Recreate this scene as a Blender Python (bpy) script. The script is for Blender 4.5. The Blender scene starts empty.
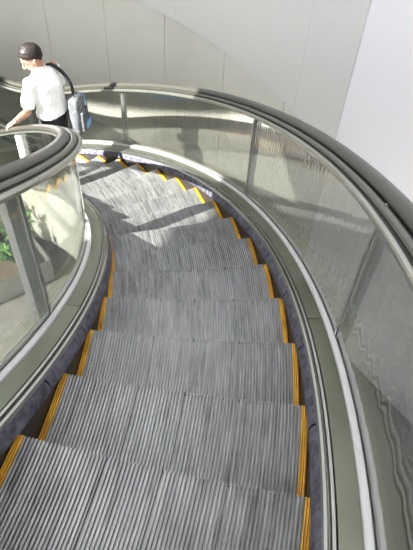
import bpy, bmesh, math, random
from math import sin, cos, pi, tan, sqrt, exp
from mathutils import Vector, Matrix
random.seed(7)
C = bpy.context.scene.collection

# ------------------------------------------------------------------ geometry of the spiral
CX, CZ, YAW, PITCH, ROLL, LF = 5.59693, 1.82906, 0.27281, 0.86417, 0.07054, 6.34521
R1 = 4.84523; R2 = R1 + 1.0; DTH = 0.07603; RISE = 0.21586; TH0 = 0.12691
KEND = 16.0
WALL_R = 7.0

def ang(k): return TH0 + k * DTH
def zraw(k): return -RISE * (k + 0.04786 * max(k - 6, 0) ** 2 / 20)
FLOOR_Z = zraw(KEND) + 0.0
def zline(k):                       # nosing line, eased into the landing level
    if k <= 14.8: return zraw(k)
    if k >= 17.2: return FLOOR_Z
    t = (k - 14.8) / 2.4
    z0 = zraw(14.8); m0 = (zraw(14.8) - zraw(14.7)) / 0.1 * 2.4
    h00 = 2*t**3 - 3*t**2 + 1; h10 = t**3 - 2*t**2 + t; h01 = -2*t**3 + 3*t**2
    return h00 * z0 + h10 * m0 + h01 * FLOOR_Z
KS = 16.6                           # past here the balustrades run straight on
def P(r, k, z):
    if k <= KS:
        a = ang(k); return Vector((r * cos(a), r * sin(a), z))
    a = ang(KS); L = (k - KS) * DTH * 5.3
    return Vector((r * cos(a) - L * sin(a), r * sin(a) + L * cos(a), z))

# ------------------------------------------------------------------ materials
MATS = {}
def mat(name, col, rough=0.5, metal=0.0, **kw):
    m = bpy.data.materials.new(name); m.use_nodes = True
    b = m.node_tree.nodes['Principled BSDF']
    b.inputs['Base Color'].default_value = (*col, 1)
    b.inputs['Roughness'].default_value = rough
    b.inputs['Metallic'].default_value = metal
    for k, v in kw.items(): b.inputs[k].default_value = v
    MATS[name] = m
    return m
def noise_color(m, c1, c2, scale=5, detail=4, stretch=(1, 1, 1), rough=None, bump=0.0, lo=0.35, hi=0.65, rnd=False):
    nt = m.node_tree; N = nt.nodes; L = nt.links; b = N['Principled BSDF']
    tc = N.new('ShaderNodeTexCoord'); mp = N.new('ShaderNodeMapping'); mp.inputs['Scale'].default_value = stretch
    L.new(tc.outputs['Object'], mp.inputs['Vector'])
    nz = N.new('ShaderNodeTexNoise'); nz.noise_dimensions = '4D'
    nz.inputs['Scale'].default_value = scale; nz.inputs['Detail'].default_value = detail
    L.new(mp.outputs[0], nz.inputs['Vector'])
    if rnd:
        oi = N.new('ShaderNodeObjectInfo'); mu = N.new('ShaderNodeMath'); mu.operation = 'MULTIPLY'; mu.inputs[1].default_value = 50
        L.new(oi.outputs['Random'], mu.inputs[0]); L.new(mu.outputs[0], nz.inputs['W'])
    cr = N.new('ShaderNodeValToRGB'); e = cr.color_ramp.elements
    e[0].position = lo; e[1].position = hi; e[0].color = (*c1, 1); e[1].color = (*c2, 1)
    L.new(nz.outputs['Fac'], cr.inputs[0]); L.new(cr.outputs[0], b.inputs['Base Color'])
    if rough:
        mr = N.new('ShaderNodeMapRange'); mr.inputs['To Min'].default_value = rough[0]; mr.inputs['To Max'].default_value = rough[1]
        L.new(nz.outputs['Fac'], mr.inputs['Value']); L.new(mr.outputs[0], b.inputs['Roughness'])
    if bump:
        bp = N.new('ShaderNodeBump'); bp.inputs['Strength'].default_value = bump; bp.inputs['Distance'].default_value = 0.01
        L.new(nz.outputs['Fac'], bp.inputs['Height']); L.new(bp.outputs[0], b.inputs['Normal'])
    return m

steel = noise_color(mat('brushed_steel', (.5, .5, .46), .3, .9), (.46, .465, .41), (.56, .56, .50), 3, 3, rough=(.24, .34))
deckm = noise_color(mat('satin_deck_steel', (.4, .42, .36), .42, .96), (.26, .275, .215), (.33, .345, .28), 2.5, 3, rough=(.28, .38))
bright = mat('bright_aluminium', (.74, .74, .76), .38, .45)
chrome = mat('polished_steel', (.55, .56, .53), .16, .95)
guidem = mat('dark_anodised_steel', (.15, .155, .13), .26, .85)
darkgap = mat('dark_gap', (.02, .02, .02), .7)
fillm = mat('fill_glow', (.8, .8, .8), .5, 0, **{'Emission Color': (.97, .98, 1.0, 1), 'Emission Strength': 14.0})  # glow of the added overhead fill panels
rubber = mat('handrail_rubber', (.046, .045, .038), .30, 0.0, **{'Specular IOR Level': .32})
skirtm = mat('skirt_coating', (.018, .018, .02), .45)
brushm = noise_color(mat('bristle', (.1, .1, .13), .75), (.03, .03, .04), (.12, .115, .155), 30, 3, rnd=True)
yellow = noise_color(mat('yellow_paint', (.7, .4, .03), .5), (.50, .25, .02), (.74, .40, .03), 14, 4, rnd=True)
wall_low = noise_color(mat('cream_wall_cladding', (.62, .61, .55), .55), (.60, .59, .545), (.66, .65, .605), .8, 2)
wall_up = mat('cool_white_cladding', (.66, .665, .66), .6)
wall_flat = mat('lilac_white_wall', (.80, .79, .84), .65)
floorm = noise_color(mat('floor_stone', (.1, .1, .09), .4), (.075, .073, .068), (.115, .112, .105), 6, 6)
bedm = noise_color(mat('planter_steel', (.42, .42, .40), .4, .4), (.36, .365, .34), (.46, .46, .43), 2, 2)
ceilm = mat('ceiling_plaster', (.7, .7, .68), .8)
truss = noise_color(mat('truss_cladding', (.6, .6, .55), .32, .5), (.56, .56, .50), (.64, .63, .57), 1.5, 2)
leafm = noise_color(mat('leaf', (.06, .16, .04), .4), (.012, .045, .012), (.06, .14, .035), 9, 3)
stemm = mat('bark', (.12, .08, .05), .8)
soilm = noise_color(mat('soil', (.05, .035, .025), .9), (.03, .02, .015), (.08, .06, .04), 30, 4)
skin = mat('skin', (.40, .22, .15), .5, 0, **{'Subsurface Weight': .1})
hairm = noise_color(mat('hair', (.012, .01, .009), .5, 0, **{'Specular IOR Level': .25}), (.006, .005, .005), (.03, .024, .02), 40, 3, stretch=(4, 1, 1))
shirtm = noise_color(mat('white_cotton', (.85, .86, .86), .8), (.82, .83, .83), (.88, .89, .90), 6, 3)
trouserm = mat('black_cloth', (.012, .012, .016), .8)
packm = noise_color(mat('grey_nylon', (.2, .21, .23), .6), (.05, .055, .06), (.16, .17, .185), 18, 3)
bluem = mat('blue_nylon', (.06, .20, .40), .55)
shoem = mat('black_leather', (.015, .013, .012), .35)
eyem = mat('eye', (.5, .5, .48), .2); lipm = mat('lip', (.30, .12, .09), .5)
metalbuckle = mat('buckle_metal', (.6, .6, .6), .3, .9)

# worn grooved aluminium of the treads: streaks run along the grooves
treadm = mat('tread_aluminium', (.3, .3, .3), .42, .38)
def tread_nodes():
    nt = treadm.node_tree; N = nt.nodes; L = nt.links; b = N['Principled BSDF']
    tc = N.new('ShaderNodeTexCoord'); oi = N.new('ShaderNodeObjectInfo')
    mu = N.new('ShaderNodeMath'); mu.operation = 'MULTIPLY'; mu.inputs[1].default_value = 40; L.new(oi.outputs['Random'], mu.inputs[0])
    def nz(st, sc, det=4):
        mp = N.new('ShaderNodeMapping'); mp.inputs['Scale'].default_value = st; L.new(tc.outputs['Object'], mp.inputs['Vector'])
        n = N.new('ShaderNodeTexNoise'); n.noise_dimensions = '4D'; n.inputs['Scale'].default_value = sc; n.inputs['Detail'].default_value = det
        L.new(mp.outputs[0], n.inputs['Vector']); L.new(mu.outputs[0], n.inputs['W']); return n
    a = nz((26, 1.6, 1), 2.2, 5); c = nz((2.5, 2, 1), 2.0, 5); d = nz((75, 9, 1), 1.5, 3)
    def mul(x, f):
        m = N.new('ShaderNodeMath'); m.operation = 'MULTIPLY'; L.new(x, m.inputs[0]); m.inputs[1].default_value = f; return m.outputs[0]
    def add(x, y):
        m = N.new('ShaderNodeMath'); m.operation = 'ADD'; L.new(x, m.inputs[0]); L.new(y, m.inputs[1]); return m.outputs[0]
    s = add(add(mul(a.outputs['Fac'], .42), mul(c.outputs['Fac'], .28)), mul(d.outputs['Fac'], .3))
    cr = N.new('ShaderNodeValToRGB'); e = cr.color_ramp.elements
    e[0].position = .34; e[0].color = (.05, .05, .053, 1); e[1].position = .66; e[1].color = (.34, .345, .35, 1)
    L.new(s, cr.inputs[0]); L.new(cr.outputs[0], b.inputs['Base Color'])
    mr = N.new('ShaderNodeMapRange'); mr.inputs['From Min'].default_value = .3; mr.inputs['From Max'].default_value = .7
    mr.inputs['To Min'].default_value = .36; mr.inputs['To Max'].default_value = .55
    L.new(s, mr.inputs['Value']); L.new(mr.outputs[0], b.inputs['Roughness'])
tread_nodes()

# tinted architectural glass; ripple bump imitates the reflected pattern of step grooves
def glass_mat(name, tint, refl, ripple):
    m = bpy.data.materials.new(name); m.use_nodes = True; nt = m.node_tree; N = nt.nodes; L = nt.links
    for n in list(N):
        if n.type == 'BSDF_PRINCIPLED': N.remove(n)
    out = [n for n in N if n.type == 'OUTPUT_MATERIAL'][0]
    tr = N.new('ShaderNodeBsdfTransparent'); tr.inputs[0].default_value = (*tint, 1)
    gl = N.new('ShaderNodeBsdfGlossy'); gl.inputs['Color'].default_value = (.84, .85, .82, 1); gl.inputs['Roughness'].default_value = .04
    lw = N.new('ShaderNodeLayerWeight'); lw.inputs['Blend'].default_value = .5
    mr = N.new('ShaderNodeMapRange'); mr.inputs['To Min'].default_value = refl[0]; mr.inputs['To Max'].default_value = refl[1]
    pw = N.new('ShaderNodeMath'); pw.operation = 'POWER'; pw.inputs[1].default_value = 2.2
    L.new(lw.outputs['Facing'], pw.inputs[0]); L.new(pw.outputs[0], mr.inputs['Value'])
    mx = N.new('ShaderNodeMixShader'); L.new(mr.outputs[0], mx.inputs[0]); L.new(tr.outputs[0], mx.inputs[1]); L.new(gl.outputs[0], mx.inputs[2])
    L.new(mx.outputs[0], out.inputs['Surface'])
    # slight waviness of the bent pane
    tc = N.new('ShaderNodeTexCoord'); nz = N.new('ShaderNodeTexNoise'); nz.inputs['Scale'].default_value = 3.0; nz.inputs['Detail'].default_value = 2
    L.new(tc.outputs['Object'], nz.inputs['Vector'])
    bp = N.new('ShaderNodeBump'); bp.inputs['Strength'].default_value = .12; bp.inputs['Distance'].default_value = .02
    wv = N.new('ShaderNodeTexWave'); wv.inputs['Scale'].default_value = 15; wv.inputs['Distortion'].default_value = 2.6; wv.inputs['Detail'].default_value = 1; wv.inputs['Detail Scale'].default_value = .6
    mpw = N.new('ShaderNodeMapping'); mpw.inputs['Scale'].default_value = (1, 1, .15); L.new(tc.outputs['Object'], mpw.inputs['Vector']); L.new(mpw.outputs[0], wv.inputs['Vector'])
    b2 = N.new('ShaderNodeBump'); b2.inputs['Strength'].default_value = ripple; b2.inputs['Distance'].default_value = .002
    L.new(nz.outputs['Fac'], bp.inputs['Height']); L.new(wv.outputs['Fac'], b2.inputs['Height']); L.new(bp.outputs[0], b2.inputs['Normal']); L.new(b2.outputs[0], gl.inputs['Normal'])
    MATS[name] = m; return m
glass_o = glass_mat('tinted_glass', (.66, .665, .64), (.24, .62), .28)
glass_i = glass_mat('clear_glass', (.93, .945, .91), (.10, .75), .06)

# ------------------------------------------------------------------ helpers
def link(o, parent=None):
    C.objects.link(o)
    if parent: o.parent = parent
    return o
def mesh_obj(name, verts, faces, m, parent=None, smooth=False, loc=None):
    me = bpy.data.meshes.new(name)
    if loc is not None: verts = [Vector(v) - Vector(loc) for v in verts]
    me.from_pydata([tuple(v) for v in verts], [], faces); me.update()
    bm = bmesh.new(); bm.from_mesh(me); bmesh.ops.recalc_face_normals(bm, faces=bm.faces); bm.to_mesh(me); bm.free()
    if smooth:
        for p in me.polygons: p.use_smooth = True
    me.materials.append(m)
    o = bpy.data.objects.new(name, me)
    if loc is not None: o.location = loc
    return link(o, parent)
def empty(name, loc, label, cat, group=None, rotz=0):
    o = bpy.data.objects.new(name, None); o.empty_display_size = .2; C.objects.link(o); o.location = loc
    o.rotation_euler = (0, 0, rotz); o['label'] = label; o['category'] = cat
    if group: o['group'] = group
    return o
def child(o, parent):      # keep world placement of an unrotated parent
    o.parent = parent; o.location = Vector(o.location) - parent.location
    return o
def frange(a, b, step):
    n = max(1, int(round((b - a) / step))); return [a + (b - a) * i / n for i in range(n + 1)]
def sweep(name, prof, k0, k1, m, root, step=.25, smooth=True, zfun=zline, closed=True):
    """prof: list of (radius, height above nosing line), swept along the spiral."""
    ks = frange(k0, k1, step); n = len(prof); V = []; F = []
    for k in ks:
        for r, h in prof: V.append(P(r, k, zfun(k) + h))
    m_ = n if closed else n - 1
    for i in range(len(ks) - 1):
        for j in range(m_):
            a = i * n + j; b = i * n + (j + 1) % n
            F.append((a, b, b + n, a + n))
    if closed:
        F.append(tuple(range(n))[::-1]); F.append(tuple(range((len(ks) - 1) * n, len(ks) * n)))
    mid = P(sum(p[0] for p in prof) / n, (k0 + k1) / 2, zfun((k0 + k1) / 2) + prof[0][1])
    o = mesh_obj(name, V, F, m, None, False, mid)
    if smooth:
        me = o.data
        for p in me.polygons: p.use_smooth = True
        bm = bmesh.new(); bm.from_mesh(me)
        for e in bm.edges:
            if len(e.link_faces) == 2 and e.calc_face_angle(0) > math.radians(32): e.smooth = False
        bm.to_mesh(me); bm.free()
    return child(o, root)

# ------------------------------------------------------------------ setting
def arc_wall(name, R, t, th0, th1, z0, z1, m, seams=(), seg=.03):
    V = []; F = []
    cuts = [th0] + sorted(s for s in seams if th0 < s < th1) + [th1]
    for a, b in zip(cuts[:-1], cuts[1:]):
        g = .0006 if z0 < -2 else .00025
        ths = frange(a + g, b - g, seg)
        base = len(V)
        for i, th in enumerate(ths):
            for r in (R, R + t):
                for z in (z0, z1): V.append((r * cos(th), r * sin(th), z))
        for i in range(len(ths) - 1):
            q = base + 4 * i
            F += [(q, q + 4, q + 5, q + 1), (q + 2, q + 3, q + 7, q + 6), (q + 1, q + 5, q + 7, q + 3), (q, q + 2, q + 6, q + 4)]
        F += [(base, base + 1, base + 3, base + 2)]
        q = base + 4 * (len(ths) - 1); F += [(q, q + 2, q + 3, q + 1)]
    o = mesh_obj(name, V, F, m); o['kind'] = 'structure'
    return o
def box(name, x0, x1, y0, y1, z0, z1, m, parent=None):
    V = [(x, y, z) for x in (x0, x1) for y in (y0, y1) for z in (z0, z1)]
    F = [(0, 1, 3, 2), (4, 6, 7, 5), (0, 4, 5, 1), (2, 3, 7, 6), (0, 2, 6, 4), (1, 5, 7, 3)]
    return mesh_obj(name, V, F, m, parent)

TH_R = .675
seamL = [1.424 - .1555 * i for i in range(-6, 5)]
arc_wall('wall_back', WALL_R, .10, TH_R, 3.4, FLOOR_Z, -1.335, wall_low, seamL)
arc_wall('wall_upper', WALL_R - .012, .10, TH_R, 3.4, -1.33, 4.0, wall_up, [.775 + .311 * i for i in range(0, 8)])
# flat wall running on to the right of the curved one
a = TH_R; p0 = Vector((WALL_R * cos(a), WALL_R * sin(a), 0)); d = Vector((.80, -.60, 0)); nrm = Vector((.60, .80, 0))
q0 = p0 + d * .004; q1 = q0 + d * 9
V = []
for q in (q0, q1):
    for o_ in (0, .1):
        for z in (FLOOR_Z, 4.0): V.append(q + nrm * o_ + Vector((0, 0, z)))
w = mesh_obj('wall_right', V, [(0, 4, 5, 1), (2, 3, 7, 6), (1, 5, 7, 3), (0, 2, 6, 4), (0, 1, 3, 2), (4, 6, 7, 5)], wall_flat); w['kind'] = 'structure'
fl = box('floor', -9, 13, -9, 8.5, FLOOR_Z - .15, FLOOR_Z - .0, floorm); fl['kind'] = 'structure'
# unseen upper storey slab, shaped to block the sun except on the lower flight
def ngon_slab(name, pts, z0, z1, m):
    n = len(pts); V = [(x, y, z0) for x, y in pts] + [(x, y, z1) for x, y in pts]
    F = [tuple(range(n))[::-1], tuple(range(n, 2 * n))] + [(i, (i + 1) % n, n + (i + 1) % n, n + i) for i in range(n)]
    return mesh_obj(name, V, F, m)
SX, SY = 0.12, -0.28
c = ngon_slab('ceiling', [(SX, -9), (13, -9), (13, 8.5), (-9, 8.5), (-9, -9), (-4.7, -9), (-4.7, SY), (SX, SY)], 4.0, 4.25, ceilm); c['kind'] = 'structure'

def fill_panel(x, y, label):  # glowing panel added out of view as soft fill for walls and steps
    t = empty('fill_panel', (x, y, 4.0), label, 'fill light panel', 'added fill panels over the spiral')
    box('fill_frame', -.64, .64, -.64, .64, -.05, 0, bright, t)
    box('fill_diffuser', -.60, .60, -.60, .60, -.06, -.051, fillm, t)
for x, y in ((1.2, 1.4), (4.2, 1.4), (7.4, 1.4), (1.2, 4.4), (4.2, 4.4), (7.4, 4.4), (4.2, -2.2), (7.4, -2.2)):
    fill_panel(x, y, 'square white fill panel added out of view under the slab above the escalator')

# ------------------------------------------------------------------ steps
RM = (R1 + R2) / 2
EDGE = .027                     # width of the ribbed yellow strip
def bow(u): return -.012 * (1 - (2 * u - 1) ** 2)
def ribs(ua, ub, cnt, depth, zoff=0.0, riser=False, nseg=7, seams=()):
    """ribbed strip between ua and ub (metres across the tread width) with cnt ribs."""
    V = []; F = []
    cross = []; pt = (ub - ua) / cnt
    for i in range(cnt):
        u0 = ua + i * pt; w = pt * (.54 if cnt > 5 else .5)
        dz = -depth * (1.5 if i in seams else 1)
        gw = w * (.5 if i in seams else 1)
        cross += [(u0, 0), (u0 + gw, 0), (u0 + gw + .0006, dz), (u0 + pt - .0006, dz)]
    cross.append((ub, 0))
    n = len(cross)
    if not riser:
        for s in range(nseg + 1):
            t = s / nseg
            for u, dz in cross:
                r = R1 + u; a = -DTH * (1 - t) * 1.0 + bow(u) / r
                # tread runs a little under the riser of the step behind
                if s == 0: a -= .002
                V.append((r * cos(a) - RM, r * sin(a), dz + zoff))
        for s in range(nseg):
            for j in range(n - 1):
                q = s * n + j; F.append((q, q + 1, q + n + 1, q + n))
    else:
        for s in range(4):
            z = -[0, .08, .16, RISE * 1.04][s]
            for u, dz in cross:
                r = R1 + u; a = (bow(u) + dz + (-.0 if s == 0 else -.006 * s)) / r
                V.append((r * cos(a) - RM, r * sin(a), z - (.0 if s or dz == 0 else depth)))
        for s in range(3):
            for j in range(n - 1):
                q = s * n + j; F.append((q, q + n, q + n + 1, q + 1))
    return V, F
def step_proto():
    root = empty('escalator_step', (0, 0, 0), '', 'escalator step', 'moving steps of the spiral escalator')
    V, F = ribs(EDGE, 1 - EDGE, 70, .010, seams={21, 35, 51}); mesh_obj('tread', V, F, treadm, root)
    for (u0, u1) in ((0, EDGE), (1 - EDGE, 1)):
        V, F = ribs(u0, u1, 3, .012, .0005)
        o = mesh_obj('edge_marking', V, F, yellow, root); o['label'] = 'yellow ribbed edge strip'
    V, F = ribs(0, 1, 74, .007, riser=True); o = mesh_obj('riser', V, F, treadm, root)
    return root
def copy_tree(o, parent=None):
    c = o.copy(); C.objects.link(c); c.parent = parent
    for ch in list(o.children): copy_tree(ch, c)
    return c
proto = step_proto()
STEP_L = {
 -1: 'grooved grey step cut off by the lower edge of the picture, at the lower right',
 0: 'grooved grey step filling the bottom of the picture, nearest the viewer',
 1: 'second grooved grey step up from the bottom edge, in the wide near part',
 2: 'third grooved grey step from the bottom edge, with yellow strips on both sides',
 3: 'fourth grooved grey step from the bottom edge, level with the lower right glass post foot',
 4: 'fifth grooved grey step from the bottom edge, between broad steel decks',
 5: 'sixth grooved grey step from the bottom, a small white speck beyond it',
 6: 'seventh grooved grey step from the bottom, in front of the half-sunlit ones',
 7: 'eighth grooved grey step from the bottom, its outer corner at the deck shadow',
 8: 'ninth grooved grey step from the bottom, its outer corner crossed by a hard shadow',
 9: 'tenth grooved grey step from the bottom, its outer half bleached by sun',
 10: 'eleventh grooved grey step from the bottom, pale in full sun',
 11: 'twelfth grooved grey step from the bottom, sunlit just before the dark shadow band',
 12: 'thirteenth grooved grey step from the bottom, under the dark shadow band beside the inner rail',
 13: 'fourteenth step from the bottom, small, carrying the man in the white shirt',
 14: 'narrow sunlit step just beyond the man, last but one before the landing',
 15: 'last far step before the lower landing comb, mostly hidden behind the man and rail'}
first = True
for k in range(-1, 16):
    s = proto if first else copy_tree(proto)
    first = False
    a = ang(k); s.location = (RM * cos(a), RM * sin(a), zraw(k)); s.rotation_euler = (0, 0, a)
    s['label'] = STEP_L[k]
# landing comb plate
V = []; F = []
ks = frange(15.06, 21, .4)
for k in ks:
    for r in (R1 + .01, R2 - .01):
        V.append(P(r, k, FLOOR_Z + .012))
for i in range(len(ks) - 1): F.append((2*i, 2*i+1, 2*i+3, 2*i+2))
nb = len(V)
V += [Vector((v.x, v.y, v.z - .03)) for v in V]
F += [tuple(nb + j for j in f[::-1]) for f in list(F)]
F += [(0, 1, nb + 1, nb), (nb - 2, nb - 1, 2 * nb - 1, 2 * nb - 2)]
lp = mesh_obj('landing_plate', V, F, steel, None, False, P(5.3, 17, FLOOR_Z))
lp['label'] = 'steel comb landing plate at the foot of the escalator beyond the man'; lp['category'] = 'landing plate'

# ------------------------------------------------------------------ balustrades
HR = .952                      # handrail height over the nosing line
POSTS = [-3.0, 1.85, 6.3, 12.1, 16.4]
KA, KB = -5.0, 21.0
def circ(cx, cy, rx, ry, a0, a1, n):
    return [(cx + rx * cos(math.radians(a0 + (a1 - a0) * i / n)), cy + ry * sin(math.radians(a0 + (a1 - a0) * i / n))) for i in range(n + 1)]
def balustrade(side, label):
    s = 1 if side == 'outer' else -1
    R = R2 if s == 1 else R1
    f = lambda prof: [(R + s * d, h) for d, h in prof]
    root = empty('balustrade', tuple(P(R + s * .14, 6, zline(6))), label, 'escalator balustrade')
    # skirt: dark panel beside the steps, with bristle guard above
    sweep('skirt_panel', f([(.004, -.40), (.004, .085), (.016, .085), (.016, -.40)]), KA, 17.6, skirtm, root)
    ks = frange(KA, 17.6, 1.13)
    for a, b in zip(ks[:-1], ks[1:]):
        sweep('bristle_guard', f([(.003, .030), (-.010, .016), (-.016, .020), (-.012, .058), (.004, .088)]), a + .012, b - .012, brushm, root)
    # moulding strips next to the guard
    sweep('inner_moulding', f([(.002, .088), (.000, .106), (.004, .117), (.013, .120), (.019, .114), (.021, .104), (.024, .104), (.027, .121), (.036, .124), (.041, .117), (.042, .088)]), KA, KB, chrome, root)
    # satin deck, in lengths that meet at the posts
    cuts = [KA] + [p + .35 for p in POSTS if p + .35 < KB] + [KB]
    for a, b in zip(cuts[:-1], cuts[1:]):
        sweep('deck_cover', f([(.043, .090), (.043, .122), (.108, .134), (.108, .090)]), a + .008, b - .008, deckm, root)
    sweep('glazing_bead', f([(.109, .10), (.109, .146), (.113, .151), (.128, .153), (.1335, .150), (.1335, .10)]), KA, KB, bright, root)
    sweep('outside_bead', f([(.1505, .10), (.1505, .150), (.170, .146), (.170, .10)]), KA, KB, steel, root)
    # glass panels
    gm = glass_o if s == 1 else glass_i
    pc = [KA] + POSTS + [KB]
    for a, b in zip(pc[:-1], pc[1:]):
        e = .045
        sweep('glass_panel', f([(.137, .12), (.137, HR - .05), (.147, HR - .05), (.147, .12)]), a + e, b - e, gm, root, smooth=True)
    # posts behind the joints of the glass
    for kp in POSTS:
        wk = (.058 if s < 0 else .036) / (R * DTH)
        kq = kp - .08 if s < 0 else kp
        prof = f([(.150, .10), (.150, HR - .045), (.178, HR - .045), (.178, .10)])
        zc = zline(kp)
        po = sweep('post', prof, kq - wk, kq + wk, bright, root, step=wk, smooth=False, zfun=lambda k, z=zc: z)
        wj = .010 / (R * DTH)
        jo = sweep('joint_strip', f([(.131, .13), (.131, HR - .045), (.1365, HR - .045), (.1365, .13)]), kp - wj, kp + wj, chrome, root, step=wj, smooth=False, zfun=lambda k, z=zc: z)
    # handrail guide: steel channel carrying the rail, stepped toward the passengers
    y = HR
    sweep('handrail_guide', f([(.080, y - .062), (.078, y - .046), (.082, y - .038), (.092, y - .036), (.099, y - .038), (.100, y - .046),
                               (.222, y - .046), (.222, y - .062), (.160, y - .074), (.120, y - .074)]), KA, KB, steel, root)
    sweep('guide_channel', f([(.100, y - .0455), (.100, y - .039), (.158, y - .036), (.158, y - .012), (.220, y - .012), (.220, y - .0455)]), KA, KB, darkgap, root)
    sweep('guide_rail', f([(.110, y - .038), (.109, y - .028), (.114, y - .020), (.122, y - .017), (.136, y - .017), (.143, y - .021), (.146, y - .029), (.146, y - .036)]), KA, KB, guidem, root)
    hp = circ(.191, y - .016, .040, .026, -30, 210, 14)
    hr = sweep('handrail', f(hp), KA, KB, rubber, root, step=.2)
    hr['label'] = 'dark rubber moving handrail'
    # cladding of the truss below the deck
    sweep('truss_cladding', f([(.172, .12), (.178, .12), (.190, -.62), (.184, -.62)]), KA, KB, truss, root, zfun=lambda k: zline(k) if k < 17 else zline(k))
    return root
balustrade('outer', 'tinted glass balustrade with dark handrail curving round the outer right side of the steps')
balustrade('inner', 'inner glass balustrade on the left, its dark handrail touched by the man')
so = empty('escalator_truss', tuple(P(RM, 4, zline(4) - .5)), 'underside casing of the spiral escalator, below the grey steps', 'escalator truss')
sweep('soffit', [(R1 - .18, -.62), (R2 + .18, -.62), (R2 + .18, -.66), (R1 - .18, -.66)], KA, 13.6, truss, so, zfun=lambda k: max(zline(k), FLOOR_Z + .70))

# ------------------------------------------------------------------ planter and shrubs in the well
def planter():
    r = empty('planter', (1.95, 3.95, FLOOR_Z), 'curved grey planter bed in the open well inside the spiral', 'planter')
    V = []; F = []
    ths = frange(.94, 1.42, .03)
    pr = [(3.55, 0), (3.55, .35), (3.60, .35), (3.60, .27), (4.50, .27), (4.50, .35), (4.55, .35), (4.55, 0)]
    for th in ths:
        for rr, h in pr: V.append(Vector((rr * cos(th), rr * sin(th), FLOOR_Z + h)))
    n = len(pr)
    for i in range(len(ths) - 1):
        for j in range(n):
            a = i * n + j; b = i * n + (j + 1) % n; F.append((a, b, b + n, a + n))
    F += [(0, 1, 6, 7), tuple(n * (len(ths) - 1) + q for q in (0, 1, 6, 7))]
    child(mesh_obj('planter_wall', V, F, bedm, None, False, r.location), r)
    V = []; F = []
    for th in ths:
        for rr in (3.60, 4.50): V.append(Vector((rr * cos(th), rr * sin(th), FLOOR_Z + .30)))
    for i in range(len(ths) - 1): F.append((2*i, 2*i+1, 2*i+3, 2*i+2))
    child(mesh_obj('soil', V, F, soilm, None, False, r.location), r)
planter()
def shrub(th, r_, h, label, seed):
    rnd = random.Random(seed)
    base = Vector((r_ * cos(th), r_ * sin(th), FLOOR_Z + .30))
    root = empty('leafy_shrub', base, label, 'shrub', 'shrubs in the well planter')
    SV = []; SF = []; LV = []; LF_ = []
    for s in range(11):
        az = rnd.uniform(0, 2 * pi); lean = rnd.uniform(.05, .40); hh = h * rnd.uniform(.65, 1)
        pts = []
        for i in range(7):
            t = i / 6; pts.append(Vector((cos(az) * lean * t ** 1.5, sin(az) * lean * t ** 1.5, hh * t - .02)))
        for i, p in enumerate(pts):
            rr = .010 * (1 - .7 * i / 6)
            for j in range(5): SV.append(p + Vector((rr * cos(j * 1.2566), rr * sin(j * 1.2566), 0)))
        b0 = len(SV) - 35
        for i in range(6):
            for j in range(5): SF.append((b0 + i*5 + j, b0 + i*5 + (j+1) % 5, b0 + i*5 + 5 + (j+1) % 5, b0 + i*5 + 5 + j))
        for i in range(46):
            t = rnd.uniform(.12, 1); q = t * 6; i0 = min(5, int(q)); p = pts[i0].lerp(pts[i0 + 1], q - i0)
            a = rnd.uniform(0, 2 * pi); el = rnd.uniform(-.3, .9); L = rnd.uniform(.06, .13); w = L * .24
            d = Vector((cos(a) * cos(el), sin(a) * cos(el), sin(el))); side = d.cross(Vector((0, 0, 1))).normalized()
            up = side.cross(d)
            b = len(LV)
            LV += [p, p + d * L * .35 + side * w + up * .006, p + d * L * .75 + side * w * .7 - up * .004, p + d * L - up * .02,
                   p + d * L * .75 - side * w * .7 - up * .004, p + d * L * .35 - side * w + up * .006, p + d * L * .5 - up * .006]
            LF_ += [(b, b+1, b+6), (b+1, b+2, b+6), (b+2, b+3, b+6), (b+3, b+4, b+6), (b+4, b+5, b+6), (b+5, b, b+6)]
    mesh_obj('stem', SV, SF, stemm, root); mesh_obj('foliage', LV, LF_, leafm, root)
shrub(1.00, 4.20, .75, 'green leafy shrub in the well planter, nearest the inner glass post', 1)
shrub(1.30, 4.15, .8, 'green leafy shrub at the far end of the well planter, close to the sunlit rail', 2)
shrub(1.15, 4.05, .8, 'green leafy shrub in the middle of the well planter, cut by the left picture edge', 3)

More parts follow.
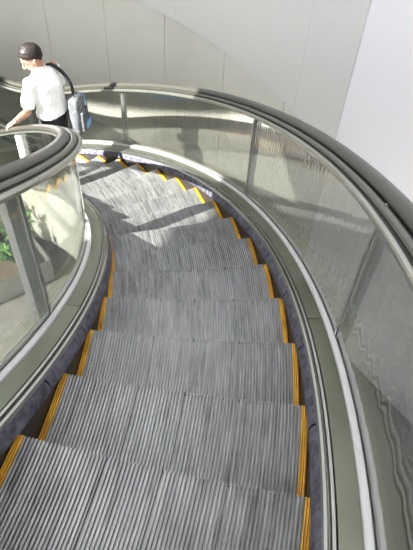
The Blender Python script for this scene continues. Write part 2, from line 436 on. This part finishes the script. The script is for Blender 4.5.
# ------------------------------------------------------------------ the man
def ring_tube(rings, cap=True):
    """rings: list of (centre, rx, ry, xaxis, yaxis)."""
    V = []; F = []; n = 20
    for c, rx, ry, ax, ay in rings:
        for j in range(n):
            t = 2 * pi * j / n; V.append(Vector(c) + ax * (rx * cos(t)) + ay * (ry * sin(t)))
    for i in range(len(rings) - 1):
        for j in range(n): F.append((i*n + j, i*n + (j+1) % n, (i+1)*n + (j+1) % n, (i+1)*n + j))
    F.append(tuple(range(n))[::-1]); F.append(tuple(range((len(rings)-1)*n, len(rings)*n)))
    return V, F
def limb(pts, rad, hint=Vector((1, 0, 0)), flat=1.0, sub=5):
    """smooth tapered tube with rounded ends through pts."""
    pts = [Vector(p) for p in pts]; rings = []; dense = []
    for i in range(len(pts) - 1):
        for s in range(sub):
            t = s / sub
            p_1 = pts[i - 1] if i else pts[i] * 2 - pts[i + 1]; p2 = pts[i + 2] if i + 2 < len(pts) else pts[i + 1] * 2 - pts[i]
            p0_, p1 = pts[i], pts[i + 1]
            p = .5 * ((2 * p0_) + (p1 - p_1) * t + (2 * p_1 - 5 * p0_ + 4 * p1 - p2) * t * t + (-p_1 + 3 * p0_ - 3 * p1 + p2) * t ** 3)
            dense.append((p, rad[i] * (1 - t) + rad[i + 1] * t))
    dense.append((pts[-1], rad[-1]))
    d0 = (dense[1][0] - dense[0][0]).normalized(); d1 = (dense[-1][0] - dense[-2][0]).normalized()
    r0 = dense[0][1]; r1 = dense[-1][1]
    dense = [(dense[0][0] - d0 * r0 * .95, r0 * .25), (dense[0][0] - d0 * r0 * .6, r0 * .78)] + dense + [(dense[-1][0] + d1 * r1 * .6, r1 * .78), (dense[-1][0] + d1 * r1 * .95, r1 * .25)]
    for i, (p, r) in enumerate(dense):
        a = dense[max(0, i - 1)][0]; b = dense[min(len(dense) - 1, i + 1)][0]
        t = (b - a).normalized(); ax = (hint - t * hint.dot(t)).normalized(); ay = t.cross(ax)
        rings.append((p, r, r * flat, ax, ay))
    return ring_tube(rings)
def ellipsoid(c, r, rot=None, n=16):
    V = []; F = []
    for i in range(n + 1):
        ph = pi * i / n
        for j in range(n * 2):
            th = pi * j / n
            v = Vector((r[0] * sin(ph) * cos(th), r[1] * sin(ph) * sin(th), r[2] * cos(ph)))
            if rot: v = rot @ v
            V.append(v + Vector(c))
    m = n * 2
    for i in range(n):
        for j in range(m): F.append((i*m + j, i*m + (j+1) % m, (i+1)*m + (j+1) % m, (i+1)*m + j))
    return V, F
def fuse(name, pieces, m, parent, voxel=.008, smooth_it=6, dec=None):
    V = []; F = []
    for v, f in pieces:
        b = len(V); V += v; F += [tuple(b + i for i in q) for q in f]
    me = bpy.data.meshes.new(name); me.from_pydata([tuple(v) for v in V], [], F)
    bm = bmesh.new(); bm.from_mesh(me); bmesh.ops.remove_doubles(bm, verts=bm.verts, dist=1e-5); bmesh.ops.recalc_face_normals(bm, faces=bm.faces); bm.to_mesh(me); bm.free()
    tmp = bpy.data.objects.new('tmp', me); C.objects.link(tmp)
    md = tmp.modifiers.new('r', 'REMESH'); md.mode = 'VOXEL'; md.voxel_size = voxel
    if smooth_it:
        sm = tmp.modifiers.new('s', 'SMOOTH'); sm.factor = .5; sm.iterations = smooth_it
    dg = bpy.context.evaluated_depsgraph_get(); dg.update()
    out = bpy.data.meshes.new_from_object(tmp.evaluated_get(dg)); bpy.data.objects.remove(tmp)
    for p in out.polygons: p.use_smooth = True
    out.materials.clear(); out.materials.append(m)
    o = bpy.data.objects.new(name, out); return link(o, parent)

MK, MR_ = 12.62, 5.22                  # where he stands (on step 13)
ma = ang(MK); feet = Vector((MR_ * cos(ma), MR_ * sin(ma), zraw(13) + .006))
AZ = math.radians(178)                 # the way his chest faces
man = empty('person', feet, 'man in a white short-sleeved shirt and black trousers, head bowed, hand on the inner rail', 'person', None, AZ - pi / 2)
Rm = Matrix.Rotation(-(AZ - pi / 2), 3, 'Z')
SC = 1.03; man.scale = (SC, SC, SC)
def toman(w): return Rm @ (Vector(w) - feet) / SC
X = Vector((1, 0, 0)); Y = Vector((0, 1, 0)); Z = Vector((0, 0, 1))
# left hand target on top of the inner rail
hk = 12.25
hand_w = P(R1 - .180, hk, zline(hk) + HR + .030)
HT = toman(hand_w)
rail_dir = (Rm @ (P(R1 - .18, hk + .5, zline(hk + .5)) - P(R1 - .18, hk, zline(hk)))).normalized()
lean = .05
hipL, hipR = Vector((-.095, 0, .90)), Vector((.095, 0, .90))
shL, shR = Vector((-.185, lean + .02, 1.375)), Vector((.185, lean - .02, 1.40))
# arms
def two_bone(a, b, l1, l2, pole):
    d = b - a; D = min(d.length, l1 + l2 - .005); u = d.normalized()
    x = (l1 * l1 - l2 * l2 + D * D) / (2 * D); h = sqrt(max(l1 * l1 - x * x, 1e-6))
    pp = (pole - u * pole.dot(u)).normalized(); return a + u * x + pp * h
wristL = HT - rail_dir * 0.0 + Vector((.055, .0, .045))
elL = two_bone(shL, wristL, .30, .26, Vector((-.2, -.9, -.5)))
elR = Vector((.25, .02, 1.11)); wristR = Vector((.20, .20, 1.20))
torso_r = [  # z, rx, ry, y offset
    (.86, .155, .105, 0), (.93, .168, .115, 0), (1.02, .155, .105, .0), (1.12, .155, .105, .01), (1.22, .168, .112, .02),
    (1.32, .180, .110, .035), (1.38, .165, .095, .045), (1.42, .115, .075, .05), (1.455, .065, .06, .055)]
def torso(extra, z0=.86, z1=1.5, bulge=0):
    rings = [((0, y0, z), rx + extra, ry + extra, X, Y) for z, rx, ry, y0 in torso_r if z0 <= z <= z1]
    return ring_tube(rings)
# head: bowed, turned to his left
hc = Vector((-.025, .115, 1.575))
Hrot = Matrix.Rotation(math.radians(52), 3, 'Z') @ Matrix.Rotation(math.radians(-32), 3, 'X')
HS = 1.13
def H(v): return hc + Hrot @ Vector(v) * HS
head = [ellipsoid(H((0, -.01, .02)), (.086, .108, .104), Hrot), ellipsoid(H((0, .025, -.045)), (.066, .077, .080), Hrot),
        ellipsoid(H((0, .055, -.085)), (.036, .036, .032), Hrot)]
nose = limb([H((0, .088, .012)), H((0, .100, -.012)), H((0, .110, -.032))], [.010, .012, .015], sub=3)
nostr = ellipsoid(H((0, .100, -.036)), (.019, .012, .010), Hrot, 8)
brow = ellipsoid(H((0, .078, .022)), (.050, .016, .012), Hrot, 10)
lipu = ellipsoid(H((0, .086, -.062)), (.024, .010, .0075), Hrot, 8)
ears = []
for s in (-1, 1):
    ears.append(ellipsoid(H((s * .079, -.005, -.012)), (.012, .023, .037), Hrot, 8))
neck = limb([Vector((0, .045, 1.40)), Vector((-.003, .06, 1.45)), H((0, -.02, -.055))], [.062, .056, .055])
def foot_y(s): return .03 * s
legs = []
anL, anR = Vector((-.10, .05, .085)), Vector((.10, -.03, .085))
knL, knR = Vector((-.10, .06, .49)), Vector((.10, .03, .49))
for h, k, a in ((hipL, knL, anL), (hipR, knR, anR)):
    legs.append(limb([h, h.lerp(k, .45), k, k.lerp(a, .35), a], [.095, .080, .055, .056, .036]))
    legs.append(limb([a + Vector((0, -.03, -.045)), a + Vector((0, .06, -.05)), a + Vector((0, .14, -.058))], [.034, .038, .026]))
def arm(sh, el, wr): return [limb([sh, sh.lerp(el, .5), el], [.055, .047, .040]), limb([el, el.lerp(wr, .35), wr], [.040, .040, .026])]
# hands
def hand(wr, fwd, down, s, curl):
    """palm and five fingers; fwd = toward the knuckles, down = palm side, s = +1 thumb on +side."""
    fwd = fwd.normalized(); down = (down - fwd * down.dot(fwd)).normalized(); side = fwd.cross(down).normalized() * s
    out = []
    out.append(ellipsoid(wr + fwd * .045 , (.042, .052, .015), Matrix((side, fwd, down)).transposed(), 10))
    lens = [.072, .080, .074, .058]
    for i in range(4):
        b = wr + fwd * (.080 - .004 * abs(i - 1)) + side * (.029 - .0195 * i)
        L = lens[i]; pts = [b - fwd * .03]; pts.append(b); dr = fwd.copy(); p = b
        for j, (fr, an) in enumerate(((.42, curl * .7), (.32, curl * 1.2), (.26, curl * 1.0))):
            dr = (Matrix.Rotation(an, 3, fwd.cross(down)) @ dr).normalized(); p = p + dr * L * fr; pts.append(p)
        out.append(limb(pts, [.009, .0095, .009, .0082, .0070], side, sub=3))
    tb = wr + fwd * .022 + side * .030 + down * .004
    td = (side * .75 + fwd * .62 + down * .25).normalized()
    p1 = tb + td * .034; td2 = (side * .25 + fwd * .75 + down * .65).normalized(); p2 = p1 + td2 * .028; p3 = p2 + (td2 + down * .3).normalized() * .022
    out.append(limb([wr + fwd * .01 + side * .012, tb, p1, p2, p3], [.013, .014, .0115, .010, .008], down, sub=3))
    return out
across = (HT - wristL); acr = Vector((across.x, across.y, 0))
out_dir = (Rm @ (Vector((-cos(ang(hk)), -sin(ang(hk)), 0))))       # toward the core, across the rail
fwdL = (out_dir * .55 + rail_dir * .55 - Z * .15).normalized()
wristL = HT - fwdL * .055 + Z * .012
elL = two_bone(shL, wristL, .30, .27, Vector((-.15, .15, -.9)))
handL = hand(wristL, fwdL, -Z, 1 if (fwdL.cross(-Z)).dot(rail_dir) > 0 else -1, .42)
handR = hand(wristR, Vector((-.3, .6, .5)), Vector((-.6, -.3, 0)), 1, .8)
body = [torso(0)] + head + [nose, nostr, brow, lipu, neck] + ears + legs + arm(shL, elL, wristL) + arm(shR, elR, wristR) + handL + handR
fuse('body', body, skin, man, .0055, 3)
# face details
for s in (-1, 1):
    v, f = ellipsoid(H((s * .032, .074, .004)), (.013, .010, .006), Hrot, 8); mesh_obj('eye', v, f, eyem, man, True)
    v, f = limb([H((s * .014, .088, .026)), H((s * .034, .086, .031)), H((s * .052, .074, .026))], [.003, .004, .002], sub=3); mesh_obj('eyebrow', v, f, hairm, man, True)
v, f = limb([H((-.020, .088, -.064)), H((0, .095, -.064)), H((.020, .088, -.064))], [.003, .0045, .003], sub=3); mesh_obj('mouth', v, f, lipm, man, True)
# hair: cap over crown, back and sides
def hair():
    V = []; F = []; n = 28; rows = 16
    def lim(az):   # how far down the cap reaches: az 0 = face front
        c_ = cos(az)
        return math.radians(56 if c_ > .8 else (66 if c_ > .5 else (82 if c_ > .15 else (106 if c_ > -.25 else 134))))
    for i in range(rows + 1):
        for j in range(n):
            az = 2 * pi * j / n; ph = lim(az) * i / rows
            w = .022 * sin(j * 5.1 + i * .7) * sin(i * .9 + j) + .02 * random.uniform(-1, 1) * (i / rows)
            rr = 1.07 + w
            x = .078 * rr * sin(ph) * sin(az); y = -.010 + .099 * rr * sin(ph) * cos(az); z = .020 + .097 * rr * cos(ph)
            V.append(H((x, y, z)))
    for i in range(rows):
        for j in range(n): F.append((i*n + j, i*n + (j+1) % n, (i+1)*n + (j+1) % n, (i+1)*n + j))
    nb = len(V); V2 = []
    for v in V: V2.append(hc + (v - hc) * .90)
    F2 = [tuple(nb + q for q in f[::-1]) for f in F]
    rim = [(rows*n + j, rows*n + (j+1) % n, nb + rows*n + (j+1) % n, nb + rows*n + j) for j in range(n)]
    o = mesh_obj('hair', V + V2, F + F2 + rim, hairm, man, True)
hair()
# shirt: untucked, loose, short sleeves to just above the elbow
def shirt_torso():
    rings = []
    for z, rx, ry, y0 in [(.99, .205, .150, -.005), (1.01, .206, .150, -.005), (1.05, .196, .142, -.005), (1.12, .188, .136, .0), (1.22, .192, .136, .01), (1.31, .200, .132, .025), (1.37, .190, .116, .038), (1.41, .145, .092, .045), (1.44, .090, .075, .052), (1.462, .072, .068, .058)]:
        rings.append(((0, y0, z), rx, ry, X, Y))
    return ring_tube(rings)
def sleeve(sh, el, t=.80):
    e = sh.lerp(el, t); d = (el - sh).normalized(); inn = sh - d * .02
    ax = (X - d * X.dot(d)).normalized() if abs(d.x) < .9 else (Y - d * Y.dot(d)).normalized(); ay = d.cross(ax)
    rings = [(inn, .045, .045, ax, ay), (inn + d * .03, .066, .066, ax, ay), (sh.lerp(el, .3), .068, .068, ax, ay), (sh.lerp(el, .6), .066, .068, ax, ay), (e, .066, .070, ax, ay)]
    return ring_tube(rings)
collar = ring_tube([(Vector((0, .050, 1.435)), .072, .070, X, Y), (Vector((0, .058, 1.462)), .068, .068, X, Y), (Vector((0, .06, 1.485)), .066, .066, X, Y)])
shirt = fuse('shirt', [shirt_torso(), sleeve(shL, elL), sleeve(shR, elR), ellipsoid(shL, (.070, .078, .070)), ellipsoid(shR + Vector((-.03, 0, -.02)), (.064, .072, .062)), collar], shirtm, man, .007, 4)
tx = bpy.data.textures.new('folds', 'CLOUDS'); tx.noise_scale = .12
dm = shirt.modifiers.new('folds', 'DISPLACE'); dm.texture = tx; dm.strength = .022; dm.mid_level = .5
shirt['label'] = 'white short-sleeved shirt'
# trousers
tr = []
tr.append(ring_tube([((0, 0, .82), .165, .120, X, Y), ((0, 0, .90), .182, .130, X, Y), ((0, 0, .98), .176, .124, X, Y), ((0, 0, 1.045), .166, .116, X, Y)]))
for h, k, a in ((hipL, knL, anL), (hipR, knR, anR)):
    tr.append(limb([h, h.lerp(k, .45), k, k.lerp(a, .5), a + Vector((0, -.005, .0))], [.105, .095, .078, .074, .070]))
fuse('trousers', tr, trouserm, man, .009, 4)
for a in (anL, anR):
    sh = limb([a + Vector((0, -.035, -.045)), a + Vector((0, .05, -.045)), a + Vector((0, .15, -.055))], [.040, .043, .030])
    fuse('shoe', [sh], shoem, man, .008, 2)
# wrist watch on the rail hand
d = (wristL - elL).normalized(); ax = (X - d * X.dot(d)).normalized(); ay = d.cross(ax); wc = wristL - d * .03
v, f = ring_tube([(wc - d * .008, .031, .031, ax, ay), (wc + d * .008, .031, .031, ax, ay)]); mesh_obj('wristwatch', v, f, metalbuckle, man, True)

# backpack slung on his right shoulder
bp_loc = Matrix.LocRotScale(feet, Matrix.Rotation(AZ - pi / 2, 3, 'Z').to_quaternion(), Vector((SC, SC, SC))) @ Vector((.11, -.235, .74))
pack = empty('backpack', tuple(bp_loc), 'grey backpack with blue side slung on the right shoulder of the man', 'backpack', None, AZ - pi / 2 + .22)
def rbox(c, h, r=.03):
    bm = bmesh.new(); bmesh.ops.create_cube(bm, size=2)
    for v in bm.verts: v.co = Vector((v.co.x * h[0], v.co.y * h[1], v.co.z * h[2]))
    bmesh.ops.bevel(bm, geom=list(bm.edges), offset=r, segments=4, profile=.6, affect='EDGES')
    bm.verts.ensure_lookup_table()
    V = [v.co + Vector(c) for v in bm.verts]; F = [tuple(v.index for v in f.verts) for f in bm.faces]; bm.free(); return V, F
v, f = rbox((0, 0, .22), (.115, .060, .215), .05); mesh_obj('main_bag', v, f, packm, pack, True)
v, f = rbox((0, -.070, .16), (.088, .026, .125), .022); o = mesh_obj('front_pocket', v, f, packm, pack, True)
v, f = rbox((.112, -.01, .21), (.014, .052, .19), .012); o = mesh_obj('side_panel', v, f, bluem, pack, True); o['label'] = 'blue side panel'
v, f = rbox((.05, -.085, .075), (.075, .020, .045), .016); o = mesh_obj('lower_pouch', v, f, bluem, pack, True); o['label'] = 'light blue lower pouch'
for x in (-.06, .0, .06):
    v, f = rbox((x, -.098, .19), (.006, .004, .14), .003); mesh_obj('compression_strap', v, f, trouserm, pack, False)
v, f = limb([Vector((-.03, 0, .43)), Vector((0, -.01, .47)), Vector((.03, 0, .43))], [.007, .007, .007], sub=4); mesh_obj('grab_handle', v, f, trouserm, pack, True)
# shoulder strap: over the shoulder and under the arm
Rp = Matrix.Rotation(-.22, 3, 'Z')
def topack(pm): return Rp @ (Vector(pm) - Vector((.11, -.235, .74)))
sp = [topack(q) for q in ((.14, -.20, 1.14), (.15, -.18, 1.26), (.150, -.125, 1.36), (.140, -.06, 1.43), (.135, .02, 1.462), (.135, .10, 1.43), (.145, .155, 1.35), (.160, .165, 1.22), (.215, .13, 1.06), (.225, .0, .98), (.205, -.16, .88))]
def ribbon(pts, w, t):
    V = []; F = []; dn = []
    for i in range(len(pts) - 1):
        for s_ in range(4):
            t_ = s_ / 4; a_ = pts[max(0, i-1)]; b_ = pts[i]; c_ = pts[i+1]; d_ = pts[min(len(pts)-1, i+2)]
            dn.append(.5 * ((2*b_) + (c_-a_)*t_ + (2*a_-5*b_+4*c_-d_)*t_*t_ + (-a_+3*b_-3*c_+d_)*t_**3))
    dn.append(pts[-1]); cen = sum(dn, Vector()) / len(dn)
    for i, p in enumerate(dn):
        tg = (dn[min(i+1, len(dn)-1)] - dn[max(0, i-1)]).normalized(); o_ = (p - cen); nn = (o_ - tg * o_.dot(tg)).normalized(); sd = tg.cross(nn)
        V += [p + sd*w - nn*t, p + sd*w + nn*t, p - sd*w + nn*t, p - sd*w - nn*t]
    for i in range(len(dn)-1):
        for j in range(4): F.append((4*i+j, 4*i+(j+1) % 4, 4*i+4+(j+1) % 4, 4*i+4+j))
    F += [(3, 2, 1, 0), tuple(4*(len(dn)-1)+j for j in range(4))]
    return V, F
v, f = ribbon(sp, .022, .005); o = mesh_obj('shoulder_strap', v, f, trouserm, pack, True); o['label'] = 'black shoulder strap'

# ------------------------------------------------------------------ light
W = bpy.data.worlds.new('World'); bpy.context.scene.world = W; W.use_nodes = True
bg = W.node_tree.nodes['Background']; bg.inputs[0].default_value = (.93, .97, 1.0, 1); bg.inputs[1].default_value = 1.1
sun = bpy.data.lights.new('sun', 'SUN'); sun.energy = 36.0; sun.angle = math.radians(.6); sun.color = (1, .975, .92)
so_ = bpy.data.objects.new('sun', sun); C.objects.link(so_)
EL = math.radians(38); sd = Vector((.64 * cos(EL), .765 * cos(EL), -sin(EL)))
so_.rotation_euler = sd.to_track_quat('-Z', 'Y').to_euler(); so_.location = (-6, -7, 9)

# ------------------------------------------------------------------ camera
cam = bpy.data.cameras.new('camera'); co = bpy.data.objects.new('camera', cam); C.objects.link(co)
F_ = exp(LF); cam.sensor_fit = 'VERTICAL'; cam.sensor_height = 24; cam.lens = F_ / 550 * 24
fw = Vector((-sin(YAW) * cos(PITCH), cos(YAW) * cos(PITCH), -sin(PITCH))); rt = Vector((cos(YAW), sin(YAW), 0)); up = rt.cross(fw)
r2 = rt * cos(ROLL) + up * sin(ROLL); u2 = -rt * sin(ROLL) + up * cos(ROLL)
M = Matrix((r2, u2, -fw)).transposed().to_4x4(); M.translation = Vector((CX, 0, CZ)); co.matrix_world = M
cam.clip_start = .02
sc = bpy.context.scene; sc.camera = co
sc.view_settings.view_transform = 'Standard'; sc.view_settings.look = 'None'; sc.view_settings.exposure = 0.0; sc.view_settings.gamma = 1
sc.view_settings.use_curve_mapping = False
